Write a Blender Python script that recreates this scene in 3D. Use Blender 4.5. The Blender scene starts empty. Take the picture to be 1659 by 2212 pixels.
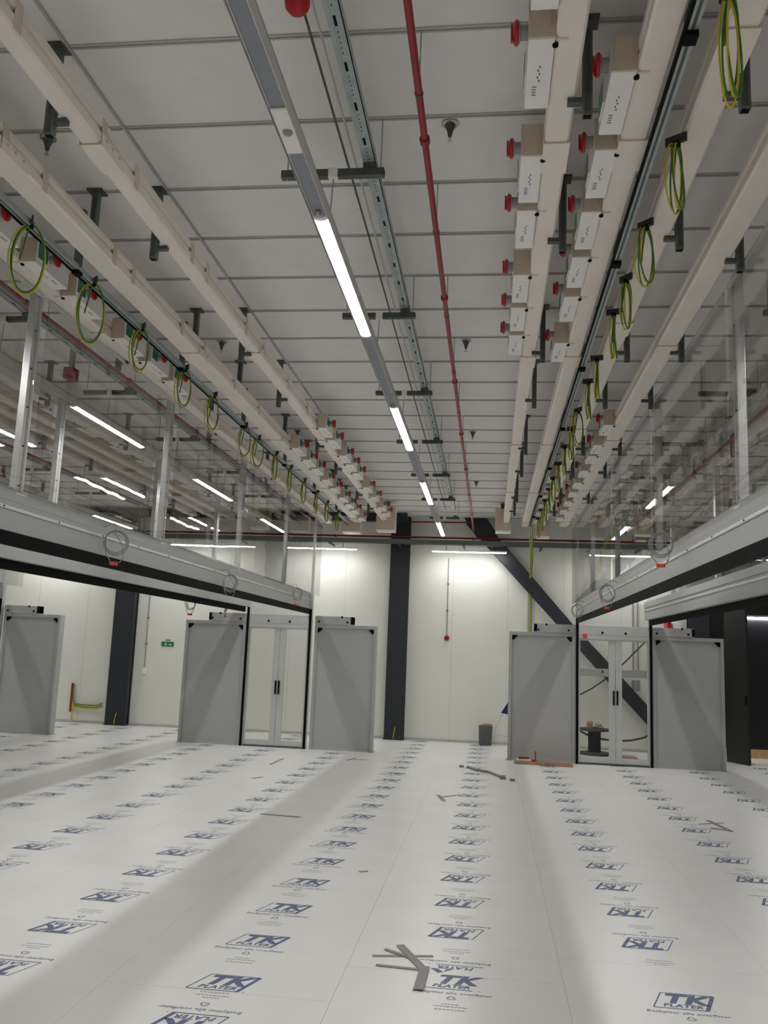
import bpy, math, random
from mathutils import Vector, Matrix
random.seed(7)
SC = bpy.context.scene
COL = SC.collection

# ------------------------------------------------------------------ camera
CAM_Z = 1.76
yaw, pitch, roll = (math.radians(a) for a in (7.2128, 9.1354, 2.2739))
fwd = Vector((-math.sin(yaw)*math.cos(pitch), math.cos(yaw)*math.cos(pitch), math.sin(pitch)))
rt = Vector((math.cos(yaw), math.sin(yaw), 0)); up = rt.cross(fwd)
r2 = math.cos(roll)*rt + math.sin(roll)*up; u2 = -math.sin(roll)*rt + math.cos(roll)*up
cd = bpy.data.cameras.new('camera'); cam = bpy.data.objects.new('camera', cd); COL.objects.link(cam)
cd.sensor_fit = 'VERTICAL'; cd.sensor_height = 36.0; cd.lens = 1863.5/2212*36.0
cd.clip_start = 0.05; cd.clip_end = 100
cam.matrix_world = Matrix(((r2.x, u2.x, -fwd.x, 0), (r2.y, u2.y, -fwd.y, 0), (r2.z, u2.z, -fwd.z, CAM_Z), (0, 0, 0, 1)))
SC.camera = cam
# ------------------------------------------------------------------ light / exposure
LAMP = 63.0            # emission of the linear lamp diffusers
SC.view_settings.view_transform = 'Standard'; SC.view_settings.look = 'None'
SC.view_settings.exposure = 0.0; SC.view_settings.gamma = 1.0
SC.view_settings.use_curve_mapping = False
W = bpy.data.worlds.new('world'); SC.world = W; W.use_nodes = True
W.node_tree.nodes['Background'].inputs[0].default_value = (0.5, 0.5, 0.5, 1)
W.node_tree.nodes['Background'].inputs[1].default_value = 0.02
SC.cycles.use_denoising = True; SC.cycles.adaptive_threshold = 0.02
SC.cycles.max_bounces = 8; SC.cycles.diffuse_bounces = 4; SC.cycles.glossy_bounces = 4
SC.cycles.transparent_max_bounces = 24; SC.cycles.caustics_reflective = False; SC.cycles.caustics_refractive = False

# ------------------------------------------------------------------ materials
def lin(c): return tuple(((v/255+0.055)/1.055)**2.4 if v > 10 else v/255/12.92 for v in c)
def mat(name, rgb, rough=0.5, metal=0.0, var=0.06, scale=6.0, bump=0.0, spec=0.5, emit=0):
    m = bpy.data.materials.new(name); m.use_nodes = True
    nt = m.node_tree; b = nt.nodes['Principled BSDF']; c = lin(rgb)
    b.inputs['Roughness'].default_value = rough; b.inputs['Metallic'].default_value = metal
    b.inputs['Specular IOR Level'].default_value = spec
    b.inputs['Base Color'].default_value = (*c, 1)
    if var or bump:
        tc = nt.nodes.new('ShaderNodeTexCoord'); n = nt.nodes.new('ShaderNodeTexNoise')
        n.inputs['Scale'].default_value = scale; n.inputs['Detail'].default_value = 4
        nt.links.new(tc.outputs['Object'], n.inputs['Vector'])
        r = nt.nodes.new('ShaderNodeMapRange'); r.inputs['From Min'].default_value = 0.3; r.inputs['From Max'].default_value = 0.7
        r.inputs['To Min'].default_value = 1-var; r.inputs['To Max'].default_value = 1+var
        nt.links.new(n.outputs['Fac'], r.inputs['Value'])
        mx = nt.nodes.new('ShaderNodeVectorMath'); mx.operation = 'SCALE'; mx.inputs[0].default_value = c
        nt.links.new(r.outputs['Result'], mx.inputs['Scale']); nt.links.new(mx.outputs['Vector'], b.inputs['Base Color'])
        if bump:
            bp = nt.nodes.new('ShaderNodeBump'); bp.inputs['Strength'].default_value = bump; bp.inputs['Distance'].default_value = 0.02
            nt.links.new(n.outputs['Fac'], bp.inputs['Height']); nt.links.new(bp.outputs['Normal'], b.inputs['Normal'])
    if emit:
        b.inputs['Emission Color'].default_value = (*c, 1); b.inputs['Emission Strength'].default_value = emit
    return m
M = {}
M['floor'] = mat('floor_screed', (214, 214, 210), 0.6)
M['sheet'] = mat('white_fluted_plastic', (234, 234, 231), 0.33, var=0.025, scale=2.2, bump=0.12)
M['ink'] = mat('blue_print', (88, 99, 134), 0.5, var=0.1, scale=60)
M['inkgrey'] = mat('grey_print', (142, 145, 154), 0.5, var=0.08, scale=60)
M['ceil'] = mat('ceiling_panel', (235, 232, 229), 0.6, var=0.02)
M['seam'] = mat('ceiling_profile', (186, 185, 183), 0.55)
M['wall'] = mat('white_sandwich_panel', (232, 233, 224), 0.55, var=0.015, scale=1.5)
M['wallseam'] = mat('panel_joint', (196, 197, 189), 0.5)
M['darkwall'] = mat('black_steel_panel', (13, 14, 17), 0.28)
M['steel'] = mat('anthracite_paint', (36, 40, 46), 0.5)
M['beige'] = mat('cream_trunking', (238, 229, 217), 0.42, var=0.03, scale=3)
M['beigeend'] = mat('beige_with_shade', (204, 188, 168), 0.55, var=0.06)  # beige plastic, with the shade of near faces put into its tone
M['white'] = mat('white_plastic', (242, 240, 234), 0.4, var=0.03)
M['tape'] = mat('masking_tape', (214, 203, 184), 0.7)
M['galv'] = mat('galvanised_steel', (170, 180, 180), 0.42, 0.35, var=0.12, scale=18)
M['hanger'] = mat('dull_zinc', (104, 112, 108), 0.5, 0.3, var=0.12, scale=14)
M['galvdark'] = mat('weathered_strut', (84, 90, 88), 0.5, 0.4, var=0.15, scale=14)
M['alu'] = mat('anodised_aluminium', (206, 207, 206), 0.35, 0.35, var=0.03)
M['fascia'] = mat('grey_fascia', (170, 172, 170), 0.42, var=0.02)
M['panel'] = mat('grey_panel', (176, 177, 176), 0.45, var=0.02)
M['track'] = mat('grey_light_track', (138, 142, 150), 0.5)
M['trackside'] = mat('pale_track_side', (205, 203, 198), 0.5)
M['black'] = mat('black_rubber', (9, 9, 10), 0.75, spec=0.15)
M['red'] = mat('red_plastic', (176, 18, 24), 0.35)
M['redpipe'] = mat('red_pipe_paint', (142, 22, 28), 0.4, var=0.1)
M['teal'] = mat('teal_cover', (44, 128, 106), 0.25, var=0.25, scale=12)
M['green'] = mat('green_insulation', (64, 116, 42), 0.4)
M['yellow'] = mat('yellow_insulation', (206, 186, 40), 0.4)
M['orange'] = mat('orange_connector', (222, 82, 26), 0.4)
M['amber'] = mat('amber_plastic', (226, 146, 52), 0.4)
M['copper'] = mat('copper_bar', (160, 74, 44), 0.35, 0.7)
M['cablegrey'] = mat('grey_cable', (150, 150, 148), 0.5)
M['cabledark'] = mat('dark_cable', (58, 58, 58), 0.55)
M['card'] = mat('brown_cardboard', (172, 134, 104), 0.8, var=0.1, scale=10)
M['wood'] = mat('tan_wood', (196, 158, 110), 0.7, var=0.12, scale=14)
M['duct'] = mat('grey_duct_tape', (128, 127, 123), 0.45, var=0.08, scale=25)
M['signgreen'] = mat('sign_green', (22, 118, 74), 0.4)
M['signwhite'] = mat('sign_white', (235, 238, 235), 0.4)
M['blue'] = mat('navy_blue_vinyl', (26, 48, 104), 0.4)
M['bin'] = mat('grey_bin_plastic', (92, 92, 96), 0.6)
M['chrome'] = mat('chrome_fitting', (170, 160, 155), 0.25, 0.8)
def emissive(name, col, s):
    m = bpy.data.materials.new(name); m.use_nodes = True; nt = m.node_tree
    nt.nodes.remove(nt.nodes['Principled BSDF']); e = nt.nodes.new('ShaderNodeEmission')
    e.inputs[0].default_value = (*col, 1); e.inputs[1].default_value = s
    nt.links.new(e.outputs[0], nt.nodes['Material Output'].inputs[0]); return m
M['lamp'] = emissive('lamp_diffuser', (1.0, 0.985, 0.98), LAMP)
M['walllamp'] = emissive('wall_lamp_diffuser', (1.0, 0.985, 0.97), LAMP*0.62)
def glass(name):
    m = bpy.data.materials.new(name); m.use_nodes = True; nt = m.node_tree
    nt.nodes.remove(nt.nodes['Principled BSDF'])
    tr = nt.nodes.new('ShaderNodeBsdfTransparent'); tr.inputs[0].default_value = (0.925, 0.925, 0.92, 1)
    gl = nt.nodes.new('ShaderNodeBsdfGlossy'); gl.inputs['Roughness'].default_value = 0.02
    fr = nt.nodes.new('ShaderNodeFresnel'); fr.inputs[0].default_value = 1.5
    tc = nt.nodes.new('ShaderNodeTexCoord'); n = nt.nodes.new('ShaderNodeTexNoise'); n.inputs['Scale'].default_value = 1.6
    bp = nt.nodes.new('ShaderNodeBump'); bp.inputs['Strength'].default_value = 0.05; bp.inputs['Distance'].default_value = 0.05
    nt.links.new(tc.outputs['Object'], n.inputs['Vector']); nt.links.new(n.outputs['Fac'], bp.inputs['Height'])
    nt.links.new(bp.outputs['Normal'], gl.inputs['Normal'])
    ge = nt.nodes.new('ShaderNodeNewGeometry'); mr = nt.nodes.new('ShaderNodeMapRange')
    mr.inputs['To Min'].default_value = 1.4; mr.inputs['To Max'].default_value = 1/1.4
    nt.links.new(ge.outputs['Backfacing'], mr.inputs['Value']); nt.links.new(mr.outputs['Result'], fr.inputs[0])
    mx = nt.nodes.new('ShaderNodeMixShader')
    nt.links.new(fr.outputs[0], mx.inputs[0]); nt.links.new(tr.outputs[0], mx.inputs[1]); nt.links.new(gl.outputs[0], mx.inputs[2])
    nt.links.new(mx.outputs[0], nt.nodes['Material Output'].inputs[0]); return m
M['glass'] = glass('clear_sheet_glass')

# ------------------------------------------------------------------ mesh helpers
class MB:
    def __init__(s): s.v = []; s.f = []; s.m = []; s.ms = []
    def mi(s, m):
        if m not in s.ms: s.ms.append(m)
        return s.ms.index(m)
    def add(s, v, f, m):
        o = len(s.v); k = s.mi(m); s.v += [tuple(p) for p in v]
        for q in f: s.f.append([i+o for i in q]); s.m.append(k)
    def box(s, x0, x1, y0, y1, z0, z1, m):
        v = [(x, y, z) for x in (x0, x1) for y in (y0, y1) for z in (z0, z1)]
        s.add(v, [(0, 1, 3, 2), (4, 6, 7, 5), (0, 4, 5, 1), (2, 3, 7, 6), (0, 2, 6, 4), (1, 5, 7, 3)], m); return s
    def prism(s, poly, axis, a, b, m):      # poly of 2-D points extruded along an axis
        def P(p, t): return {'x': (t, p[0], p[1]), 'y': (p[0], t, p[1]), 'z': (p[0], p[1], t)}[axis]
        n = len(poly); v = [P(p, a) for p in poly]+[P(p, b) for p in poly]
        f = [tuple(range(n)), tuple(range(2*n-1, n-1, -1))]+[(i, (i+1) % n, (i+1) % n+n, i+n) for i in range(n)]
        s.add(v, f, m); return s
    def tube(s, pts, r, m, n=8, close=False):
        pts = [Vector(p) for p in pts]; N = len(pts); v = []; f = []; prev = None
        for i, p in enumerate(pts):
            if close: t = pts[(i+1) % N]-pts[i-1]
            else: t = pts[min(i+1, N-1)]-pts[max(i-1, 0)]
            t.normalize()
            a = prev if prev is not None else (Vector((0, 0, 1)) if abs(t.z) < 0.9 else Vector((1, 0, 0)))
            a = (a-t*a.dot(t)).normalized(); b = t.cross(a); prev = a
            for k in range(n):
                w = 2*math.pi*k/n; v.append(p+(a*math.cos(w)+b*math.sin(w))*r)
        L = N if close else N-1
        for i in range(L):
            j = (i+1) % N
            for k in range(n): f.append((i*n+k, i*n+(k+1) % n, j*n+(k+1) % n, j*n+k))
        if not close: f += [tuple(range(n-1, -1, -1)), tuple((N-1)*n+k for k in range(n))]
        s.add(v, f, m); return s
    def lathe(s, prof, c, m, axis='z', n=20):   # prof: (radius, height)
        v = []; f = []
        for r, h in prof:
            for k in range(n):
                w = 2*math.pi*k/n; q = (r*math.cos(w), r*math.sin(w), h)
                if axis == 'x': q = (h, q[0], q[1])
                if axis == 'y': q = (q[0], h, q[1])
                v.append((q[0]+c[0], q[1]+c[1], q[2]+c[2]))
        for i in range(len(prof)-1):
            for k in range(n): f.append((i*n+k, i*n+(k+1) % n, (i+1)*n+(k+1) % n, (i+1)*n+k))
        f += [tuple(range(n-1, -1, -1)), tuple((len(prof)-1)*n+k for k in range(n))]
        s.add(v, f, m); return s
    def build(s, name, parent=None, bev=0, smooth=False):
        me = bpy.data.meshes.new(name); me.from_pydata(s.v, [], s.f); me.validate()
        for m in s.ms: me.materials.append(M[m])
        if len(me.polygons) == len(s.m): me.polygons.foreach_set('material_index', s.m)
        import bmesh
        b = bmesh.new(); b.from_mesh(me); bmesh.ops.recalc_face_normals(b, faces=b.faces); b.to_mesh(me); b.free()
        if smooth:
            me.polygons.foreach_set('use_smooth', [True]*len(me.polygons))
            me.set_sharp_from_angle(angle=math.radians(40))
        o = bpy.data.objects.new(name, me); COL.objects.link(o)
        if parent: o.parent = parent
        if bev:
            d = o.modifiers.new('bevel', 'BEVEL'); d.width = bev; d.segments = 2; d.limit_method = 'ANGLE'
        return o
def tag(o, label, cat, group=None):
    o['label'] = label; o['category'] = cat
    if group: o['group'] = group
    return o
def thing(name, loc, label=None, cat=None, group=None, rotz=0):
    o = bpy.data.objects.new(name, None); COL.objects.link(o); o.location = loc; o.rotation_euler.z = rotz
    o.empty_display_size = 0.1
    if label: tag(o, label, cat, group)
    return o
def struct(o): o['kind'] = 'structure'; return o
def dup(root, loc, label, rotz=None, cat=None, group=None):
    r = root.copy(); COL.objects.link(r); r.location = loc; r['label'] = label
    if cat: r['category'] = cat
    if group: r['group'] = group
    if rotz is not None: r.rotation_euler.z = rotz
    for ch in list(root.children):
        c = ch.copy(); COL.objects.link(c); c.parent = r
        for g in ch.children:
            d = g.copy(); COL.objects.link(d); d.parent = c
    return r
ORD = ['first', 'second', 'third', 'fourth', 'fifth', 'sixth', 'seventh', 'eighth', 'ninth', 'tenth', 'eleventh', 'twelfth',
       'thirteenth', 'fourteenth', 'fifteenth', 'sixteenth']
class Maker:          # first call keeps the prototype, later calls copy it
    def __init__(s, fn): s.fn = fn; s.o = None
    def __call__(s, loc, label, cat, group, rotz=0):
        if s.o is None:
            s.o = s.fn(); s.o.location = loc; s.o.rotation_euler.z = rotz; return tag(s.o, label, cat, group)
        return dup(s.o, loc, label, rotz, cat, group)

# ------------------------------------------------------------------ layout constants (metres)
ZC = 4.55                       # ceiling
YW = 17.95                      # far wall
YD = 15.4                       # door line of the containments
HOT = -0.86                     # centre of the open bay between the containments
PITCH = 5.96
COLD_L, COLD_R = HOT-PITCH/2, HOT+PITCH/2
XL0, XR0, YB = -13.6, 9.0, -4.0
SEAM0, SEAMD = 3.5, 0.645

# ------------------------------------------------------------------ the shell
struct(MB().box(XL0, XR0, YB, YW, -0.12, -0.004, 'floor').build('floor'))
b = MB().box(XL0, XR0, YB, YW, ZC, ZC+0.1, 'ceil')
k = -11
while SEAM0+k*SEAMD < YW-0.05:
    y = SEAM0+k*SEAMD
    if y > YB: b.box(XL0, XR0, y-0.016, y-0.007, ZC-0.006, ZC+0.001, 'seam'); b.box(XL0, XR0, y+0.004, y+0.014, ZC-0.009, ZC+0.001, 'seam')
    k += 1
for i in range(-2, 3):
    for dx in (-1.19, 1.19):
        x = HOT+i*PITCH+dx
        if XL0 < x < XR0: b.box(x-0.008, x+0.008, YB, YW, ZC-0.012, ZC+0.001, 'seam')
struct(b.build('ceiling'))
b = MB().box(XL0, XR0, YW, YW+0.15, -0.1, ZC+0.1, 'wall')
x = XL0+0.4
while x < 4.0:
    b.box(x-0.003, x+0.003, YW-0.002, YW+0.01, 0, ZC, 'wallseam'); x += 1.13
struct(b.build('wall_back'))
struct(MB().box(XL0-0.15, XL0, YB, YW+0.15, -0.1, ZC+0.1, 'wall').build('wall_left'))
struct(MB().box(XR0, XR0+0.15, YB, YW+0.15, -0.1, ZC+0.1, 'wall').build('wall_right'))
struct(MB().box(XL0, XR0, YB-0.15, YB, -0.1, ZC+0.1, 'wall').build('wall_front'))
struct(MB().box(XL0, 4.3, YW-0.02, YW, 0, 0.05, 'wallseam').build('baseboard_back'))
# dark steel partition at the right end of the far wall, with a tan kickboard
struct(MB().box(4.30, XR0, YW-0.12, YW, 0.17, 3.9, 'darkwall').build('wall_partition'))
struct(MB().box(4.30, XR0, YW-0.15, YW-0.1, 0, 0.17, 'wood').build('baseboard_partition'))

# ------------------------------------------------------------------ protective floor sheets with print
def text_mesh(s, size, shear=0.0, off=0.0, sp=1.0):
    cu = bpy.data.curves.new('txt', 'FONT'); cu.body = s; cu.size = size; cu.shear = shear; cu.offset = off
    cu.space_character = sp; cu.align_x = 'CENTER'; cu.resolution_u = 1; cu.fill_mode = 'FRONT'
    o = bpy.data.objects.new('txt', cu); COL.objects.link(o)
    dg = bpy.context.evaluated_depsgraph_get(); me = o.evaluated_get(dg).to_mesh()
    v = [tuple(p.co) for p in me.vertices]; f = [tuple(p.vertices) for p in me.polygons]
    o.evaluated_get(dg).to_mesh_clear(); bpy.data.objects.remove(o); bpy.data.curves.remove(cu)
    return v, f
LOGO = []   # (verts2d, faces, material)
def putl(vf, dx, dy, m): LOGO.append(([(p[0]+dx, p[1]+dy) for p in vf[0]], vf[1], m))
def quad(a, b_, c, d, m): LOGO.append(([a, b_, c, d], [(0, 1, 2, 3)], m))
BL, BR, TR, TL = (-.178, -.112), (.118, -.112), (.198, .118), (-.098, .118)
def edge(p, q, w, m):
    d = Vector((q[0]-p[0], q[1]-p[1])); n = Vector((-d.y, d.x)).normalized()*w
    quad((p[0]-n.x, p[1]-n.y), (q[0]-n.x, q[1]-n.y), (q[0]+n.x, q[1]+n.y), (p[0]+n.x, p[1]+n.y), m)
edge(BL, BR, .005, 'ink'); edge(BR, TR, .012, 'ink'); edge(TR, TL, .004, 'ink'); edge(TL, BL, .004, 'ink')
putl(text_mesh('TK', .19, .36, .009, 1.05), .01, -.028, 'ink')
putl(text_mesh('PLATER', .066, .3, .002, 1.0), -.01, -.09, 'ink')
putl(text_mesh('R', .022), .16, -.12, 'ink')
putl(text_mesh('Beskytter alle overflater', .047, .12, .0012, 1.0), 0.0, -.185, 'inkgrey')
for i in range(3):                         # recycling triangle
    a0, a1 = math.radians(90+120*i), math.radians(210+120*i)
    p, q = (.034*math.cos(a0), -.245+.034*math.sin(a0)), (.034*math.cos(a1), -.245+.034*math.sin(a1))
    d = (q[0]-p[0], q[1]-p[1]); edge((p[0]+d[0]*.12, p[1]+d[1]*.12), (p[0]+d[0]*.85, p[1]+d[1]*.85), .005, 'inkgrey')
rr = random.Random(3)                      # three lines of illegible small print
for dy, w in ((-.335, .10), (-.368, .19), (-.41, .17)):
    x = -w/2
    while x < w/2:
        l = rr.uniform(.008, .022); edge((x, dy), (min(x+l, w/2), dy), .005, 'inkgrey'); x += l+.005
def stamp(mb, x, y, rot, z, y0, y1):
    s = -1 if rot else 1
    for v, f, m in LOGO:
        pv = [(x+s*p[0]*.91, y+s*p[1]*.91, z) for p in v]
        ok = [q for q in f if all(y0 < pv[i][1] < y1 for i in q)]
        if ok: mb.add(pv, ok, m)
def sheet(k, y0, y1, z, logos, rot, label):
    xc = -0.16+1.2*k; mb = MB()
    n = max(2, int((y1-y0)/0.5)); nx = 6
    v = []; f = []
    for j in range(n+1):
        for i in range(nx+1):
            v.append((xc-.5993+1.1986*i/nx, y0+(y1-y0)*j/n, z))
    for j in range(n):
        for i in range(nx): f.append((j*(nx+1)+i, j*(nx+1)+i+1, (j+1)*(nx+1)+i+1, (j+1)*(nx+1)+i))
    mb.add(v, f, 'sheet')
    lo = -0.0035                            # edge thickness
    for (xa, xb, ya, yb) in ((xc-.5993, xc+.5993, y0, y0), (xc-.5993, xc+.5993, y1, y1), (xc-.5993, xc-.5993, y0, y1), (xc+.5993, xc+.5993, y0, y1)):
        mb.add([(xa, ya, lo), (xb, yb, lo), (xb, yb, z), (xa, ya, z)], [(0, 1, 2, 3)], 'sheet')
    for y in logos: stamp(mb, xc, y, rot, z+0.0006, y0+.003, y1-.003)
    return tag(mb.build('floor_protection_sheet'), label, 'floor sheet', 'printed white protection sheets on the floor')
def ser(a, d, lo, hi):
    y = a
    while y > lo: y -= d
    r = []
    while y < hi:
        r.append(y); y += d
    return r
YE = YW-0.06
spec = {-11: (.3, 1), -10: (.1, 0), -9: (.5, 1), -8: (.2, 1), -7: (.4, 0), -6: (.1, 1), -5: (.3, 1), -4: (7.6, 0), -3: (7.29, 1), -2: (6.066, 1), 2: (8.57, 1), 3: (8.2, 1), 4: (7.9, 0), 5: (8.1, 1), 6: (8.4, 1)}
side = {-11: 'eleventh', -10: 'tenth', -9: 'ninth', -8: 'eighth', -7: 'seventh', -6: 'sixth', -5: 'fifth', -4: 'fourth', -3: 'third', -2: 'second', 2: 'second', 3: 'third', 4: 'fourth', 5: 'fifth', 6: 'sixth'}
for k, (a, rot) in spec.items():
    sheet(k, -1.0, YE, .003, ser(a, .684, 3, YE), rot,
          'long printed floor sheet, %s strip %s of the tape cross strip' % (side[k], 'left' if k < 0 else 'right'))
sheet(-1, 4.632, YE, .003, ser(5.43, .682, 4.0, YE), 0, 'far white floor sheet with upright blue logos, just left of the tape cross strip')
sheet(-1, -1.0, 4.63, .003, ser(4.24, .69, 0, 4.5), 1, 'near white floor sheet with upside-down logos, just left of the tape cross strip')
sheet(0, 5.142, YE, .003, ser(5.875, .684, 4.8, YE), 1, 'far white floor sheet down the middle, beyond the tape cross')
sheet(0, -1.0, 5.14, .003, ser(5.036, .684, 0, 5.1), 0, 'near white floor sheet down the middle, under the tape cross')
sheet(1, 5.562, YE, .003, ser(5.967, .68, 5.4, YE), 1, 'far white floor sheet just right of the tape cross strip')
sheet(1, -1.0, 5.56, .003, ser(5.042, .69, 0, 5.5), 0, 'near white floor sheet just right of the tape cross strip')

# ------------------------------------------------------------------ steel columns and brace of the far wall
def column(x0, x1, label):
    c = thing('steel_column', ((x0+x1)/2, 17.82, 0), label, 'column')
    w = (x1-x0)/2; mb = MB()
    mb.box(-w, w, -.10, -.075, 0, ZC, 'steel').box(-w, w, .095, .12, 0, ZC, 'steel').box(-.012, .012, -.08, .1, 0, ZC, 'steel')
    mb.box(-w+.02, w-.02, -.07, .09, 0, ZC, 'steel')
    mb.build('shaft', c)
    MB().box(-w-.01, w+.01, -.112, .125, 0.005, .025, 'steel').build('base_plate', c)
    e = MB(); e.tube([(.0, -.12, .03), (.012, -.125, .15), (.03, -.115, .26)], .008, 'yellow', 6)
    e.build('earth_wire', c, smooth=True)['label'] = 'short yellow earth wire at the column foot'
    return c
column(-7.97, -7.53, 'wide dark steel column on the far wall left of the green sign')
column(-2.07, -1.68, 'dark steel column in the middle of the white far wall')
column(3.90, 4.28, 'dark steel column behind the rightmost grey end panel')
c = thing('diagonal_brace', (0, 17.78, 0), 'dark steel diagonal brace crossing the far wall down to the right', 'brace')
MB().prism([(-.52, 4.42), (.115, 3.744), (1.334, 2.428), (2.1, 1.597), (3.116, .509), (3.50, .10), (3.88, .10), (3.119, .88), (2.35, 1.698), (1.645, 2.439), (.428, 3.829), (-.20, 4.54), (-.52, 4.54)], 'y', -.06, .06, 'steel').build('beam_web', c)
MB().prism([(-.56, 4.545), (-.10, 4.545), (.12, 4.22), (-.28, 4.12)], 'y', -.07, .07, 'steel').build('gusset_plate', c)

# ------------------------------------------------------------------ containments
GAP0, GAP1 = YB+0.3, YD
def header(xf, sx, label):       # xf: outer face, sx: +1 if outer face looks to +x
    t = thing('containment_header', (xf, 0, 0), label, 'header beam', 'grey header beams of the aisle containments')
    s = sx
    def bx(mb, a, b_, z0, z1, m): mb.box(min(s*a, s*b_), max(s*a, s*b_), GAP0, GAP1, z0, z1, m)
    mb = MB(); bx(mb, -.09, -.005, 2.455, 2.66, 'fascia'); mb.build('fascia', t, bev=.003)
    mb = MB(); bx(mb, -.022, 0.0, 2.362, 2.456, 'black'); mb.build('brush_strip', t)['label'] = 'black brush strip under the grey header'
    mb = MB(); bx(mb, -.10, .008, 2.60, 2.625, 'alu'); bx(mb, -.10, -.012, 2.66, 2.755, 'fascia'); mb.build('top_ledge', t, bev=.003)
    sc = MB()
    for j in range(24):
        y = GAP1-.35-j*.75; sc.lathe([(.006, -.004), (.006, .004)], (s*.008, y, 2.612), 'black', 'x', 8)
    sc.build('screw_row', t)
    return t
def post_proto():
    t = thing('glazing_post', (0, 0, 2.72))
    MB().box(-.028, .028, -.045, .045, 0, 1.55, 'alu').build('profile', t, bev=.004)
    MB().box(-.03, .03, -.012, .012, .02, 1.5, 'fascia').build('groove_strip', t)
    MB().box(-.04, .04, -.06, .06, 0, .012, 'alu').build('foot_plate', t)
    d = MB()
    for z in (.06, .34, .62, .9, 1.18, 1.44): d.box(.027, .031, -.03, -.012, z, z+.012, 'black').box(-.031, -.027, -.03, -.012, z, z+.012, 'black')
    d.build('screw_row', t)
    return t
post = Maker(post_proto)
def glass_proto():
    t = thing('glass_pane', (0, 0, 2.72))
    MB().box(-.004, .004, .05, 2.61, 0.005, 1.42, 'glass').build('pane', t)
    MB().box(-.008, .008, .05, 2.61, 1.42, 1.445, 'alu').build('top_edge_profile', t)
    return t
pane = Maker(glass_proto)
PY = [0.2, 2.86, 5.52, 8.19, 10.86, 13.45]
def glazing(x, gx, where):
    for i, y in enumerate(PY):
        if y < 2: continue
        post((x, y, 2.72), 'slim pale post on the %s header, %s from the near end' % (where, ORD[i-1]), 'post', 'glazing posts on the containment headers')
    for i, y in enumerate(PY):
        if y < 2: continue
        pane((gx, y, 2.72), 'clear glass pane above the %s header, %s from the near end' % (where, ORD[i-1]), 'glass pane', 'clear glass panes over the cold aisles')
def jamb(x, label, tall):
    t = thing('door_jamb', (x, YD, 0), label, 'door post')
    MB().box(-.028, .028, -.04, .05, 0, 2.72, 'alu').build('jamb_profile', t, bev=.003)
    MB().box(-.022, .022, -.052, -.04, 0, 2.45, 'black').build('rubber_gasket', t)['label'] = 'black rubber gasket'
    if tall: MB().box(-.02, .02, -.03, .03, 2.72, ZC-.3, 'alu').build('upper_profile', t, bev=.003)
    return t
def end_panel(x0, x1, inner_left, label):
    t = thing('end_panel', (x0, YD, 0), label, 'panel', 'grey end panels beside the aisle doors'); w = x1-x0
    MB().box(.05, w-.05, .012, .03, .05, 2.13, 'panel').build('infill_sheet', t)
    fr = MB()
    fr.box(0, .052, -.02, .16, 0, 2.185, 'fascia').box(w-.052, w, -.02, .16, 0, 2.185, 'fascia')
    fr.box(.052, w-.052, -.02, .06, 2.125, 2.185, 'fascia').box(.052, w-.052, -.005, .06, 0, .05, 'panel')
    fr.build('frame', t, bev=.003)
    for a, s in ((.052, 1), (w-.052, -1)):
        MB().prism([(a, 2.125), (a+s*.085, 2.125), (a+s*.085, 2.10), (a+s*.03, 2.045), (a, 2.045)], 'y', -.012, .013, 'black').build('corner_bracket', t)['label'] = 'black corner bracket'
    ex = .70; e0, e1 = (0, ex) if inner_left else (w-ex, w)
    tb = MB().box(e0, e1, -.03, .12, 2.19, 2.335, 'panel').build('top_box', t, bev=.004)
    far = e1 if inner_left else e0; s = -1 if inner_left else 1
    MB().box(min(far, far+s*.05), max(far, far+s*.05), -.034, .124, 2.2, 2.33, 'black').build('end_cap', tb)
    bo = MB()
    for px, pz in ((e0+.07, 2.235), (e1-.11, 2.235), ((e0+e1)/2+(-s)*.14, 2.325)):
        bo.lathe([(.018, -.006), (.018, .006)], (px, -.034, pz), 'black', 'y', 10)
    bo.build('bolt_row', tb)
    MB().box(-.02 if not inner_left else w-.06, .06 if not inner_left else w+.02, -.06, .18, 0.004, .012, 'galv').build('foot_plate', t)
    return t
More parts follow.
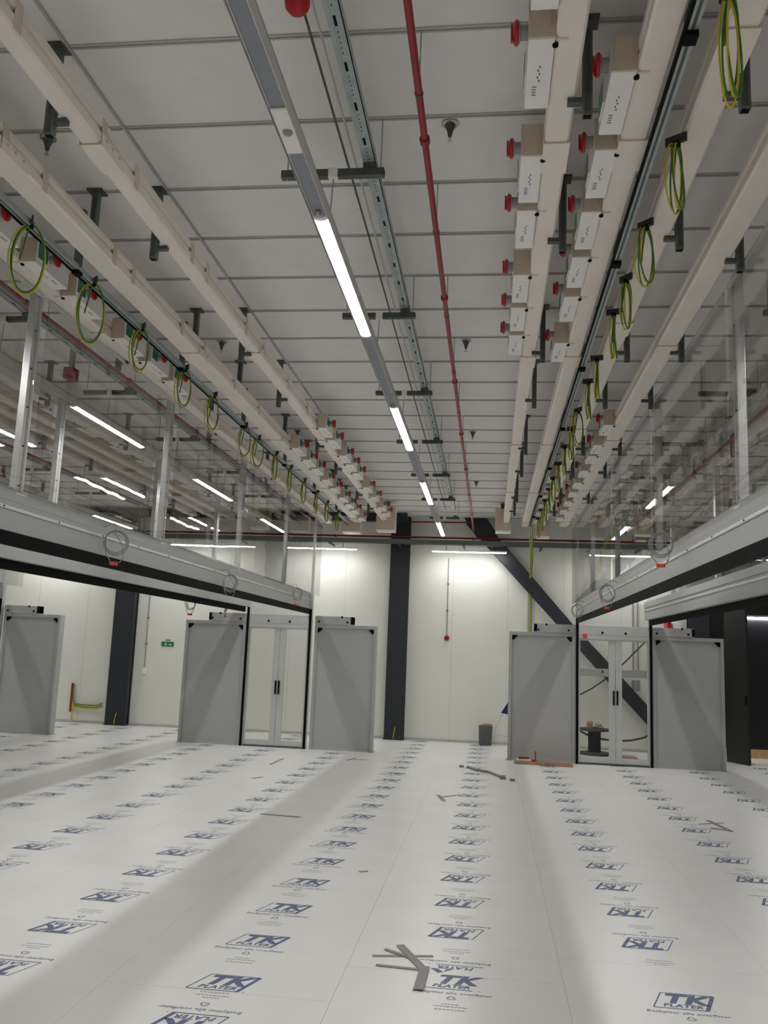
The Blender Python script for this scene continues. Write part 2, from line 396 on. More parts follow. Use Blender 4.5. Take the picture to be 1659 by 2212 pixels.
def door(x0, x1, zh, label, bar=False):
    t = thing('sliding_door', ((x0+x1)/2, YD, 0), label, 'door'); w = (x1-x0)/2
    hd = MB().box(-w, w, -.03, .10, 2.105, 2.335, 'alu').box(-w, w, -.034, -.03, 2.175, 2.18, 'fascia').build('door_header', t, bev=.003)
    bo = MB()
    for px in (-.19, .20): bo.lathe([(.02, -.006), (.02, .006)], (px, -.036, 2.215), 'black', 'y', 10)
    bo.build('bolt_row', hd)
    MB().box(-w, w, .0, .02, 2.34, 2.72, 'glass').build('transom_pane', t)
    MB().box(-w, w, -.03, .09, 0.005, .02, 'galvdark').build('threshold', t)
    cx = .03
    for s in (-1, 1):
        a, b_ = (cx, w-.005) if s > 0 else (-w+.005, cx)
        lf = MB()
        si = cx if s > 0 else cx-.11; lf.box(si+(.004 if s > 0 else 0), si+.11-(0 if s > 0 else .004), 0, .04, .03, 2.10, 'alu')
        so = b_-.02 if s > 0 else a; lf.box(so, so+.02, 0, .04, .03, 2.10, 'alu')
        lf.box(a, b_, .002, .038, .03, .12, 'alu').box(a, b_, .002, .038, 2.075, 2.10, 'alu')
        L = lf.build('door_leaf', t, bev=.003)
        MB().box(a+.015, b_-.015, .016, .024, .10, 2.08, 'glass').build('door_glass', L)
        h = MB(); hx = cx+s*.03
        h.box(hx-.014, hx+.014, -.035, -.012, zh, zh+.24, 'black').box(hx-.01, hx+.01, -.014, .004, zh+.01, zh+.04, 'black').box(hx-.01, hx+.01, -.014, .004, zh+.2, zh+.23, 'black')
        h.build('handle', L, bev=.004)['label'] = 'black pull handle'
    if bar:
        bb = MB().box(-w+.01, w-.01, .05, .08, 1.47, 1.60, 'alu').build('cross_bar', t, bev=.003)
        MB().lathe([(.016, -.006), (.016, .006)], (-.18, .046, 1.55), 'black', 'y', 10).build('bolt', bb)
    return t
# left containment
header(-3.22, 1, 'grey header beam over the left aisle, on its side nearest the open bay')
header(-4.44, -1, 'grey header beam over the left aisle, on its far left side')
glazing(-3.27, -3.20, 'left aisle near')
glazing(-4.44, -4.50, 'left aisle far')
jamb(-4.35, 'left jamb of the glass door closing the left aisle', False)
jamb(-3.20, 'right jamb of the glass door closing the left aisle', True)
door(-4.32, -3.235, .92, 'double glass sliding door closing the left aisle')
end_panel(-5.52, -4.385, False, 'grey end panel on the left of the left glass door')
end_panel(-3.115, -1.99, True, 'grey end panel on the right of the left glass door')
# right containment
header(1.50, -1, 'grey header beam over the right aisle, on its side nearest the open bay')
header(2.74, 1, 'grey header beam over the right aisle, on its far right side')
glazing(1.55, 1.48, 'right aisle near')
glazing(2.74, 2.80, 'right aisle far')
jamb(1.508, 'left jamb of the glass door closing the right aisle', True)
jamb(2.742, 'right jamb of the glass door closing the right aisle', False)
door(1.54, 2.71, 1.0, 'double glass sliding door of the right aisle, a cable spool behind it', bar=True)
end_panel(.345, 1.474, False, 'grey end panel with brown cardboard lying before it')
end_panel(2.775, 3.945, True, 'grey end panel nearest the black wall at the right')
# third containment at the left edge of the view
header(-9.18, 1, 'grey header beam of the far left aisle, cut by the left edge')
glazing(-9.23, -9.16, 'far left aisle')
jamb(-9.16, 'black-edged jamb at the left edge of the view', True)
end_panel(-9.075, -7.95, True, 'grey end panel at the left edge of the view')

# ------------------------------------------------------------------ busbar trunking
def busbar(x0, x1, z0, h, y0, y1, label, tapes=(), tside=1):
    t = thing('busbar_trunking', ((x0+x1)/2, 0, z0), label, 'busbar', 'cream busbar trunking runs under the ceiling'); w = (x1-x0)/2
    mb = MB(); c = .012
    mb.prism([(-w, c), (-w+c, 0), (w-c, 0), (w, c), (w, h*.42), (w-.016, h*.48), (w-.016, h*.62), (w, h*.68), (w, h-c), (w-c, h), (-w+c, h), (-w, h-c),
              (-w, h*.68), (-w+.016, h*.62), (-w+.016, h*.48), (-w, h*.42)], 'y', y0, y1, 'beige')
    mb.build('housing', t)
    y = y0+.9+(hash_(label) % 7)*.12
    while y < y1-.3:
        j = MB().box(-w-.004, w+.004, y, y+.26, -.006, h*.44, 'beige').box(-w-.005, w+.005, y-.006, y, -.007, h*.3, 'beigeend')
        for q in (.05, .12, .2): j.lathe([(.008, -.003), (.008, .003)], (tside*(w+.004), y+q, h*.3), 'beigeend', 'x', 8)
        j.build('joint_cover', t); y += 3.0
    for y in tapes:
        MB().box(min(tside*(w-.002), tside*(w+.002)), max(tside*(w-.002), tside*(w+.002)), y, y+.055, h*.02, h*.97, 'tape').build('tape_strip', t)
    return t
def hash_(s): return sum(map(ord, s))
ZB = 4.17
YT = 15.9
TP = (2.1, 2.9, 3.7, 4.1, 5.0, 5.3, 6.26, 6.8, 7.7, 8.6)
RUN = {}
def bay_busbars(ox, which, where, taps):
    D = dict(D=(.215, .33, .14, 'first right of the red pipe', 'D'), E=(.565, .69, .14, 'second right of the red pipe', 'E'),
             F=(.85, .985, .14, 'third right of the red pipe', 'F'), G=(1.25, 1.40, .14, 'nearest the right glass', 'G'),
             A=(-2.05, -1.945, .14, 'first left of the lamps', 'A'), B=(-2.63, -2.47, .14, 'second left of the lamps', 'B'),
             C=(-3.215, -3.085, .14, 'nearest the left glass', 'C'))
    for q in which:
        x0, x1, h, nm, _ = D[q]
        ye = {'D': 15.85, 'E': 16.3, 'F': 16.2, 'G': 16.2, 'A': 15.85, 'B': 16.2, 'C': 16.4}[q]
        busbar(ox+x0, ox+x1, ZB, h, YB+.2, ye, 'cream busbar trunking %s %s' % (nm, where), TP if q in 'AB' and taps else (), 1)
bay_busbars(0, 'DEFGABC', 'of the open bay', True)
bay_busbars(-PITCH, 'DEFGABC', 'in the bay behind the left aisle', False)
bay_busbars(PITCH, 'ABCD', 'in the bay behind the right aisle', False)
bay_busbars(-2*PITCH, 'EG', 'in the far left bay', False)

# tap-off boxes on the busbars: origin at the lower corner against the trunking
def tap_proto(s, hy):            # s=-1: box to the left of its busbar, +1: to the right
    def f():
        t = thing('tap_off_box', (0, 0, 0)); L = .455; X = lambda a, b_: (min(s*a, s*b_), max(s*a, s*b_))
        bd = MB().box(*X(.002, .106), .012, L, 0, .165, 'white').build('box_body', t, bev=.004)
        mk = MB()
        for j in range(5): mk.box(*X(.05+.006*(j % 2), .056+.006*(j % 2)), .17+j*.022, .182+j*.022, -.0012, .001, 'ink')
        for j in range(4): mk.box(*X(.062, .080), .30+j*.018, .308+j*.018, -.0012, .001, 'inkgrey')
        mk.build('rating_label', bd)['label'] = 'small blue and grey printed marks'
        MB().box(*X(.0, .108), 0, .012, .001, .166, 'beigeend').box(*X(.02, .095), -.004, 0, .03, .15, 'beigeend').build('shaded_front_plate', t)['label'] = 'tan front plate with shade in its colour'  # near face of the box, coloured darker for its shade
        hb = MB().lathe([(.030, 0), (.030, s*.03), (.042, s*.034), (.042, s*.04)], (s*.106, hy, .10), 'cablegrey', 'x', 16).build('switch_base', t, smooth=True)
        MB().lathe([(.044, s*.038), (.05, s*.043), (.048, s*.052), (.036, s*.060), (.02, s*.062)], (s*.106, hy, .10), 'red', 'x', 20).box(*X(.168, .176), hy-.008, hy+.008, .06, .14, 'red').build('rotary_handle', hb, smooth=True)['label'] = 'red rotary switch handle'
        dy = .26 if hy < .15 else .03
        MB().box(*X(.105, .112), dy-.01, dy+.13, .03, .15, 'white').box(*X(.111, .114), dy, dy+.12, .04, .14, 'teal').build('display_window', t)['label'] = 'dark teal display window'
        MB().lathe([(.012, -.008), (.012, .002)], (0, .045, 0), 'black', 'z', 10).box(*X(-.048, -.002), .006, .018, -.004, .003, 'tape').build('latch', t)['label'] = 'black latch with a tan clip'
        return t
    return f
tapL = Maker(tap_proto(-1, .098)); tapR = Maker(tap_proto(1, .20))
def taps(mk, x, ys, where):
    for i, y in enumerate(ys):
        mk((x, y, ZB), 'white red-handled tap-off box, %s along the busbar %s' % (ORD[i], where), 'tap-off box', 'tap-off boxes on the busbars')
taps(tapL, .215, (2.50, 3.10, 3.92, 4.45, 5.265, 5.80, 6.33), 'nearest the red pipe')
taps(tapL, .565, (3.32, 3.89, 4.48, 5.03, 5.62, 6.50), 'second from the red pipe')
taps(tapL, 1.25, (8.92, 9.8, 10.35, 11.2, 12.0, 12.7, 13.5, 14.3, 15.1), 'along the right aisle glass')
taps(tapL, .85, (11.6, 12.3, 13.0, 13.8, 14.6, 15.4), 'third from the red pipe')
taps(tapR, -1.945, (9.12, 9.68, 10.48, 11.0, 11.57, 12.6, 13.4, 14.37, 15.0), 'nearest the lamps, left side')
taps(tapR, -2.47, (10.1, 10.75, 11.3, 12.05, 12.7, 13.5, 14.15, 14.75, 15.6), 'second on the left side')
taps(tapR, -3.085, (4.32, 4.95, 5.50, 6.34, 6.90, 7.45), 'along the left aisle glass')
taps(tapR, -1.945-PITCH, (8.2, 9.0, 9.7, 10.6, 11.4, 12.5), 'behind the left glass, left half')
taps(tapL, .215-PITCH, (6.2, 7.0, 7.9, 8.6, 9.6, 10.4), 'behind the left glass, right half')
taps(tapL, 1.25-PITCH, (8.4, 9.2, 10.1, 10.9, 11.8, 12.6, 13.5), 'beside the left far glass')
taps(tapR, -3.085+PITCH, (9.6, 10.2, 10.9, 11.6, 12.4, 13.2, 14.1), 'beside the right far glass')
# feed boxes where the busbars end before the far wall
def feed(x0, x1, z0, z1, y0, label):
    t = thing('feed_unit', ((x0+x1)/2, y0, z0), label, 'junction box', 'cream feed boxes at the far busbar ends'); w = (x1-x0)/2
    MB().box(-w, w, .012, .32, 0.0, z1-z0, 'beige').build('box_body', t, bev=.006)
    MB().box(-w-.008, w+.008, 0, .02, .01, z1-z0, 'beigeend').build('front_flange', t)
    MB().box(-w, w, 0.02, .31, -.012, 0, 'white').build('lit_bottom_plate', t)  # white colour stands in for light from the wall lamps below
    MB().box(-.05, .05, .1, .2, z1-z0, ZC-z0-.002, 'galvdark').build('ceiling_bracket', t)
feed(.075, .355, 4.02, 4.44, 15.86, 'cream feed box ending the busbar nearest the red pipe')
feed(-2.14, -1.80, 3.99, 4.44, 15.86, 'cream feed box ending the left busbar, before the middle column')
feed(-2.86, -2.52, 4.00, 4.30, 16.25, 'cream feed box ending the second left busbar, above a wall lamp')
feed(.86, 1.08, 3.99, 4.36, 16.25, 'cream feed box beside the bundle of green and yellow wires')
feed(2.7, 3.05, 4.0, 4.36, 16.45, 'cream feed box seen through the right aisle glass')

# ------------------------------------------------------------------ hangers
def hang_proto(s):
    def f():
        t = thing('drop_hanger', (0, 0, 0))
        MB().box(-.021, .021, -.02, .02, 4.085-ZC, -.012, 'hanger').box(-.017, .017, -.016, .016, 4.0845-ZC, 4.086-ZC, 'black').box(-.012, .012, -.0225, -.019, 4.10-ZC, -.05, 'galvdark').build('channel', t)
        MB().box(-.05, .05, -.045, .045, -.012, -.0, 'galvdark').build('ceiling_plate', t)
        MB().box(min(s*.02, s*.085), max(s*.02, s*.085), -.018, .018, 4.145-ZC, 4.168-ZC, 'galvdark').build('side_arm', t)
        return t
    return f
hangL, hangR = Maker(hang_proto(-1)), Maker(hang_proto(1))
HY = (3.5, 4.79, 6.70, 8.01, 9.95, 11.24, 13.17, 14.46)
def hangs(mk, x, where, ys=HY, cat='hanger'):
    for i, y in enumerate(ys):
        mk((x, y, ZC), 'galvanised drop hanger %s, %s in its row' % (where, ORD[i]), cat, 'galvanised hangers of the busbars')
hangs(hangL, .378, 'right of the busbar nearest the red pipe')
hangs(hangL, 1.035, 'right of the third right busbar')
hangs(hangL, 1.45, 'beside the right aisle glass', (5.09, 6.70, 8.01, 9.95, 11.24, 13.17))
hangs(hangR, -2.10, 'left of the busbar nearest the lamp row')
def hang_short():
    t = thing('drop_hanger', (0, 0, 0))
    MB().box(-.021, .021, -.02, .02, 4.312-ZC, -.012, 'hanger').box(-.012, .012, -.0225, -.019, 4.33-ZC, -.04, 'galvdark').build('channel', t)
    MB().box(-.05, .05, -.045, .045, -.012, -.0, 'galvdark').build('ceiling_plate', t)
    return t
hangs(Maker(hang_short), -2.51, 'on top of the second left busbar')
hangs(hangR, -3.262, 'beside the left aisle glass', (4.40, 6.9, 9.4, 12.0))
hangs(hangL, .378-PITCH, 'behind the left glass, right half', HY[2:])
hangs(hangL, 1.45-PITCH, 'behind the far glass of the left aisle', HY[2:])
hangs(hangR, -2.10-PITCH, 'behind the left glass, left half', HY[2:])
hangs(hangR, -3.262+PITCH, 'behind the far glass of the right aisle', HY[2:])
hangs(hangR, -2.10+PITCH, 'in the bay behind the right aisle', HY[2:])

# ------------------------------------------------------------------ earth rails with black cable
def rail(x, sx, label):
    t = thing('cable_rail', (x, 0, 4.125), label, 'rail')
    MB().box(-.02, .02, 2.0, 16.2, 0, .035, 'galv').box(-.006, .006, 2.0, 16.2, -.0015, 0.002, 'galvdark').build('channel', t)
    MB().tube([(sx*.027, 2.0, .002), (sx*.028, 6, -.004), (sx*.026, 11, .002), (sx*.027, 16.2, 0)], .009, 'black', 6).build('black_cable', t)
    for y in (3.07, 5.02, 6.97, 8.9, 10.85, 12.8, 14.75):
        MB().box(-.02, .02, y-.02, y+.02, .03, ZC-4.127, 'hanger').box(-.024, .024, y-.03, y+.03, -.024, 0.0, 'black').build('drop_channel', t)
rail(.718, -1, 'grey cable rail with black cable between the second and third right busbars')
rail(-2.715, -1, 'grey cable rail with black cable left of the second left busbar')

# ------------------------------------------------------------------ lighting track, lamps, slotted tray, red pipe, trapezes
LY0, LP, LL = 3.93, 3.365, 1.66
def track(x, label):
    t = thing('lighting_track', (x, 0, 3.885), label, 'lighting track', 'lighting tracks under the ceiling')
    MB().box(-.032, .032, YB+.3, 15.9, 0, .012, 'track').build('bottom_cover', t)
    MB().box(-.036, -.032, YB+.3, 15.9, -.004, .07, 'trackside').box(.032, .036, YB+.3, 15.9, -.004, .07, 'trackside').box(-.036, .036, YB+.3, 15.9, .066, .07, 'trackside').build('rail_body', t)
    mb = MB(); y = YB+.5
    while y < 15.5: mb.box(-.06, -.05, y, y+.25, .03, .034, 'galv').box(-.062, -.036, y+.1, y+.105, .028, .034, 'galv'); y += .33
    mb.tube([(-.05, YB+.4, .03), (-.054, 4, .024), (-.05, 9, .03), (-.052, 15.7, .03)], .004, 'cablegrey', 6)
    mb.build('side_wiring', t)
def lamp_proto():
    t = thing('linear_lamp', (0, 0, 0))
    n = 8; poly = [(-.036, .0)]+[(.036*math.cos(math.pi+math.pi*k/n), .013*math.sin(math.pi+math.pi*k/n)) for k in range(1, n)]+[(.036, .0)]
    MB().prism(poly, 'y', .03, LL-.03, 'lamp').build('diffuser', t)['label'] = 'glowing white diffuser'
    for y in (0, LL-.03): MB().prism(poly, 'y', y, y+.03, 'white').build('end_cap', t)
    MB().lathe([(.014, 0), (.014, -.018), (.01, -.024)], (0, -.05, 0.0), 'chrome', 'z', 10).build('clip', t, smooth=True)
    return t
lamp = Maker(lamp_proto)
def lamps(x, where, ks):
    track(x, 'grey lighting track %s' % where)
    for i, k in enumerate(ks):
        lamp((x, LY0+k*LP, 3.885), 'lit linear lamp %s, %s in its row' % (where, ORD[i]), 'lamp', 'lit linear lamps on the tracks')
lamps(-.877, 'down the middle of the open bay', (-2, -1, 0, 1, 2, 3))
lamps(-3.866, 'inside the left aisle', (-2, -1, 0, 1, 2, 3))
lamps(2.17, 'inside the right aisle', (-2, -1, 0, 2, 3))
lamps(-6.85, 'in the bay behind the left aisle', (3,))
lamps(5.1, 'in the bay behind the right aisle', (3,))
lamps(-9.83, 'inside the far left aisle', (-1, 0, 1, 2, 3))
def wlamp_proto():
    t = thing('wall_lamp', (0, 0, 0)); L = 1.52; n = 8
    poly = [(-.044, .0)]+[(.044*math.cos(math.pi+math.pi*k/n), .014*math.sin(math.pi+math.pi*k/n)) for k in range(1, n)]+[(.044, .0)]
    MB().prism(poly, 'x', .02, L-.02, 'walllamp').build('diffuser', t)['label'] = 'glowing white diffuser'
    h = MB().box(0, L, -.046, .046, 0, .03, 'white').build('housing', t, bev=.004)
    for x in (.3, L-.3): MB().tube([(x, -.01, .03), (x, -.01, .131)], .007, 'chrome', 8).build('stem', t)
    return t
wl = Maker(wlamp_proto)
def wlamp(x, label):
    wl((x, 17.45, 3.80), label, 'lamp', 'lit linear lamps along the far wall')
for x, l in ((-1.2, 'lit linear lamp on the far wall right of the middle column'), (-4.25, 'lit linear lamp on the far wall above the left glass door'),
             (-7.2, 'lit linear lamp on the far wall above the green sign'), (1.93, 'lit linear lamp on the far wall above the right glass door'),
             (-10.2, 'lit linear lamp on the far wall beyond the far left aisle')):
    wlamp(x, l)
t = thing('sensor_module', (-.877, 3.06, 3.881), 'white sensor module on the middle lighting track, nearer than the lamps', 'sensor')
MB().box(-.034, .034, 0, .31, -.008, .004, 'white').build('cover', t, bev=.003)
MB().lathe([(.022, -.008), (.02, -.016), (.012, -.022), (.004, -.024)], (0.004, .15, 0), 'cablegrey', 'z', 16).build('sensor_lens', t, smooth=True)

def tray(x, z, label):
    t = thing('slotted_tray', (x, 0, z), label, 'cable tray', 'slotted galvanised trays')
    mb = MB().box(-.033, .033, YB+.3, 15.4, 0, .004, 'galv').box(-.033, -.029, YB+.3, 15.4, 0, .05, 'galv').box(.029, .033, YB+.3, 15.4, 0, .05, 'galv').box(-.033, -.012, YB+.3, 15.4, -.003, .002, 'galv')
    s = mb; y = 1.94
    while y < 15:
        s.box(-.006, .006, y, y+.06, -.001, .001, 'black')
        for j in range(5): s.box(-.002, .002, y+.09+j*.032, y+.1+j*.032, -.001, .001, 'black')
        y += .281
    s.build('slotted_channel', t)
tray(-.672, 4.285, 'slotted galvanised cable tray between the lamp row and the red pipe')
tray(-3.68, 4.285, 'slotted galvanised cable tray inside the left aisle')
tray(2.52, 4.285, 'slotted galvanised cable tray inside the right aisle')
tray(-.672-PITCH, 4.285, 'slotted galvanised cable tray in the bay behind the left aisle')
def pipe(x, label):
    t = thing('sprinkler_pipe', (x, 0, 4.23), label, 'pipe', 'red sprinkler pipes')
    MB().tube([(0, YB+.1, 0), (0, 17.45, 0)], .017, 'redpipe', 12).build('pipe', t, smooth=True)
    y = 3.6
    while y < 17:
        MB().lathe([(.022, -.02), (.026, -.016), (.026, .016), (.022, .02)], (0, y+.26, 0), 'redpipe', 'y', 12).build('coupling', t, smooth=True); y += 1.9
    for k in range(0, 11):
        yy = SEAM0+k*2*SEAMD
        MB().tube([(0, yy, .015), (0, yy, ZC-4.231)], .004, 'galv', 6).lathe([(.02, -.008), (.02, .008)], (0, yy, 0), 'galvdark', 'y', 10).build('rod_clamp', t)
pipe(-.36, 'red sprinkler pipe running down the open bay')
pipe(-3.49, 'red sprinkler pipe inside the left aisle')
pipe(2.63, 'red sprinkler pipe inside the right aisle')
pipe(-.36-PITCH, 'red sprinkler pipe in the bay behind the left aisle')
def trap_proto():
    t = thing('trapeze_hanger', (0, 0, 0))
    cb = MB().box(-.28, .27, -.02, .02, -.022, .018, 'galvdark').box(-.281, -.279, -.016, .016, -.018, .014, 'black').box(.269, .271, -.016, .016, -.018, .014, 'black').build('crossbar', t)
    MB().box(.16, .23, -.03, .026, .018, .045, 'galvdark').build('tray_clamp', cb)
    for x in (-.25, .25): MB().tube([(x, 0, -.03), (x, 0, ZC-4.241)], .004, 'galv', 6).build('threaded_rod', t)
    MB().box(-.025, .025, -.024, .024, -.03, .022, 'white').tube([(0, 0, -.02), (-.01, 0, 3.955-4.24)], .004, 'galv', 6).build('track_rod', t)
    return t
trap = Maker(trap_proto)
def traps(x, where, ys):
    for i, y in enumerate(ys):
        trap((x, y, 4.24), 'dark trapeze hanger %s, %s from the near end' % (where, ORD[i]), 'hanger', 'trapeze hangers of the lighting tracks')
traps(-.865, 'of the open bay', [4.15+1.95*k for k in range(-1, 7)])
traps(-3.866, 'inside the left aisle', [4.15+1.95*k for k in range(0, 6)])
traps(2.17, 'inside the right aisle', [4.15+1.95*k for k in range(1, 6)])
traps(-6.85, 'in the bay behind the left aisle', [4.15+1.95*k for k in range(1, 6)])
t = thing('conduit', (-.80, 0, 4.30), 'thin dark conduit between the lighting track and the slotted tray', 'conduit')
MB().tube([(0, YB+.3, 0), (.008, 5, 0), (-.005, 9, 0), (-.02, 15.2, 0)], .006, 'galvdark', 8).build('tube', t)
MB().tube([(.022, YB+.3, .1), (.02, 6, .1), (.01, 15, .1)], .006, 'trackside', 8).build('pale_cable', t)
t = thing('alarm_beacon', (-.785, 2.91, 4.20), 'round red alarm beacon cut by the top edge', 'alarm')
MB().lathe([(.03, .08), (.048, .07), (.05, .02), (.046, 0), (.032, -.018), (.012, -.026), (.003, -.027)], (0, 0, 0), 'red', 'z', 28).build('red_dome', t, smooth=True)
MB().lathe([(.035, .085), (.035, .10)], (0, 0, -.003), 'white', 'z', 20).build('mounting_base', t)
def sprk_proto():
    t = thing('sprinkler', (0, 0, 0))
    MB().lathe([(.045, -.002), (.045, -.008), (.03, -.014)], (0, 0, 0), 'chrome', 'z', 20).build('escutcheon', t, smooth=True)
    MB().lathe([(.03, -.014), (.024, -.03), (.014, -.055), (.010, -.08)], (0, 0, 0), 'galvdark', 'z', 16).build('body', t, smooth=True)
    MB().lathe([(.004, -.08), (.004, -.1), (.013, -.102), (.013, -.105)], (0, 0, 0), 'chrome', 'z', 14).build('deflector', t)
    return t
sprk = Maker(sprk_proto)
for x, w in ((-.26, 'right of the red pipe'), (-2.53, 'between the two left busbars'), (-6.2, 'in the bay behind the left aisle')):
    for i, y in enumerate((4.21, 7.45, 10.7, 13.9)):
        sprk((x, y, ZC), 'small ceiling sprinkler %s, %s from the near end' % (w, ORD[i]), 'sprinkler', 'sprinkler heads on the ceiling')
t = thing('alarm_box', (-3.96, 7.4, 4.16), 'small square red box behind the left aisle glass, near a post', 'alarm')
MB().box(-.05, .05, -.06, .06, 0, .11, 'redpipe').build('box_body', t, bev=.005)
MB().box(-.02, .02, -.02, .02, .11, ZC-4.161, 'galv').build('stem', t)
MB().box(-.15, -.06, -.02, .02, .02, .1, 'white').build('side_unit', t)

# ------------------------------------------------------------------ earth cable loops
def loop_proto(seed, w, h):
    def f():
        rg = random.Random(seed); t = thing('cable_loop', (0, 0, 0))
        mats = ['yellow', 'green', 'yellow', 'green']
        for q, m in enumerate(mats):
            pts = []; a = w*rg.uniform(.85, 1.08); hh = h*rg.uniform(.92, 1.05); ph = rg.uniform(-.1, .1)
            for k in range(28):
                u = 2*math.pi*k/28
                pts.append((.012*math.sin(u+q*1.5)+.006*q-.01, a*math.sin(u)+ph*.08, -hh*(1-math.cos(u))))
            b_ = MB().tube(pts, .0042, m, 6, close=True).build('strand', t, smooth=True)
            b_['label'] = m+' wire strand'
        MB().tube([(0, .0, .02), (0.004, -.02, -.06), (0, -.03, -.14), (.004, -.045, -.22)], .005, 'green', 6).box(-.016, .016, -.012, .012, -.014, .012, 'black').box(-.05, .05, -.006, .006, .0, .043, 'cabledark').build('tail_and_tie', t)
        return t
    return f
LA, LB, LC, LD = Maker(loop_proto(1, .10, .205)), Maker(loop_proto(2, .07, .165)), Maker(loop_proto(5, .04, .155)), Maker(loop_proto(8, .038, .21))
GR = 'coiled green and yellow earth wires hanging from the rails'
for i, (y, mk, rz) in enumerate(((4.42, LA, -1.0), (5.23, LA, -.75), (6.06, LB, -.75), (7.03, LB, -.7), (7.83, LB, -.6), (8.95, LB, -.9), (9.5, LB, -.9), (10.3, LC, -.5), (11.1, LC, -.4), (12.0, LC, -.7), (12.9, LC, -.3), (13.8, LC, -.6), (14.8, LC, -.5))):
    mk((-2.70, y, 4.13), 'green and yellow wire loop, %s from the near end, left side' % ORD[i], 'cable', GR, rz)
for i, (y, mk, rz) in enumerate(((2.88, LD, -1.0), (3.80, LB, -.6), (4.6, LB, -.8), (5.3, LC, -.9), (5.85, LC, -.3), (6.8, LC, -.2), (7.4, LC, -.3), (8.3, LB, -.9), (9.0, LC, -.6), (9.8, LC, -.3), (10.7, LB, -.3), (11.6, LC, -.8), (12.4, LB, -.2), (13.3, LC, -.6), (14.2, LB, -.3), (15.1, LC, -.5))):
    mk((.815, y, 4.13), 'green and yellow wire loop, %s from the near end, right side' % ORD[i], 'cable', GR, rz)
t = thing('earth_cable_drop', (.80, 17.45, 0), 'bundle of green and yellow wires dropping down the far wall on the right', 'cable')
for q, (m, dx) in enumerate((('green', 0), ('yellow', .018), ('green', .036), ('yellow', -.016))):
    MB().tube([(dx-.1, -1.6, 4.12), (dx-.04, -.6, 4.0), (dx, -.02, 3.75), (dx*.6, .3, 3.3), (dx*.4+.02, .42, 2.6), (dx*.4+.02, .43, .9), (dx*.4+.02, .43, .1)], .009, m, 6).build('wire', t, smooth=True)
MB().box(-.035, -.02, .44, .485, .1, 3.3, 'galv').build('wall_strip', t)

# ------------------------------------------------------------------ pipes and tray crossing before the far wall
t = thing('wall_cable_tray', (0, 17.4, 3.93), 'grey cable tray crossing the view before the far wall', 'cable tray')
MB().box(-13, 4.6, -.06, .10, 0, .01, 'galvdark').box(-13, 4.6, -.065, -.055, 0, .09, 'hanger').box(-13, 4.6, .1, .105, 0, .09, 'hanger').build('tray_body', t)
for x in (-11, -9, -7.1, -5.2, -3.3, -1.87, -.55, 1.0, 2.9, 4.1): MB().box(x-.02, x+.02, -.05, .5, -.03, 0, 'galvdark').build('wall_bracket', t)
t = thing('sprinkler_main', (0, 17.45, 4.075), 'red pipe crossing the view before the far wall', 'pipe')
MB().tube([(-13, 0, 0), (4.6, 0, .005)], .02, 'redpipe', 10).build('pipe', t, smooth=True)
for x in (-9.7, -6.3, -3.2, -.36, 1.62, 3.6): MB().lathe([(.026, -.03), (.028, 0), (.026, .03)], (x, 0, 0), 'redpipe', 'x', 10).build('coupling', t, smooth=True)
t = thing('upper_wall_pipe', (0, 17.62, 4.42), 'short red pipe high on the far wall right of the middle column', 'pipe')
MB().tube([(-1.65, 0, 0), (-.38, 0, .01), (-.36, -.14, -.02), (-.36, -.17, -.17)], .016, 'redpipe', 10).build('pipe', t, smooth=True)
t = thing('ceiling_beam', (0, 17.2, 4.36), 'dark steel beam under the ceiling before the far wall', 'beam')
MB().box(-13.4, -1.70, -.0, .09, 0.01, .17, 'steel').build('web', t)
MB().box(-13.4, -1.70, -.06, .15, -.004, .012, 'steel').build('flange', t)

# ------------------------------------------------------------------ small things on the far wall
def call_point(x, z, ztop, box, label):
    t = thing('call_point', (x, YW, z), label, 'switch')
    MB().tube([(.0, -.012, .05), (-.004, -.012, ztop-z)], .010, 'cablegrey', 8).build('conduit', t)
    if box == 'red':
        MB().lathe([(.055, -.0), (.055, -.035), (.045, -.045)], (0, 0, 0), 'red', 'y', 20).build('red_housing', t, smooth=True)
        MB().box(-.018, .018, -.052, -.043, -.018, .018, 'black').build('button', t)
    else:
        MB().box(-.04, .04, -.045, 0, -.07, .06, 'white').build('switch_box', t, bev=.005)
        MB().box(-.02, .02, -.052, -.044, -.035, .02, 'signwhite').build('rocker', t)
    for zz in (.55, 1.1):
        if zz < ztop-z-.1: MB().box(-.022, .018, -.026, 0, zz, zz+.02, 'cabledark').build('pipe_clip', t)
call_point(-.868, 2.07, 3.72, 'red', 'round red call point under a thin conduit on the white far wall')
call_point(-7.28, 1.15, 3.1, 'white', 'white switch under a thin conduit, right of the wide dark column')
t = thing('exit_sign', (-6.81, YW, 1.73), 'small green emergency sign on the far wall left of the left door', 'sign')
MB().box(-.135, .135, -.012, 0, -.06, .04, 'signgreen').build('green_plate', t)
g = MB()
g.lathe([(.011, -.002), (.011, 0)], (-.045, -.013, .012), 'signwhite', 'y', 10)
g.prism([(-.065, -.04), (-.05, -.04), (-.035, -.02), (-.025, -.045), (-.015, -.04), (-.03, 0), (-.055, 0)], 'y', -.014, -.012, 'signwhite')
g.prism([(.02, -.012), (.06, -.012), (.06, .004), (.095, -.018), (.06, -.042), (.06, -.026), (.02, -.026)], 'y', -.014, -.012, 'signwhite')
g.build('pictogram', t)['label'] = 'white running figure and arrow'
MB().box(-.05, .05, -.01, 0, .055, .09, 'inkgrey').build('small_label', t)
t = thing('earthing_bar', (-8.80, YW-.05, 0), 'copper earthing bar with yellow-green cable beside the wide dark column', 'earthing bar')
MB().box(-.05, .0, -.02, 0, .22, .82, 'copper').build('copper_bar', t)
for z in (.28, .5, .74): MB().box(-.04, -.01, 0, .05, z, z+.03, 'black').build('standoff', t)
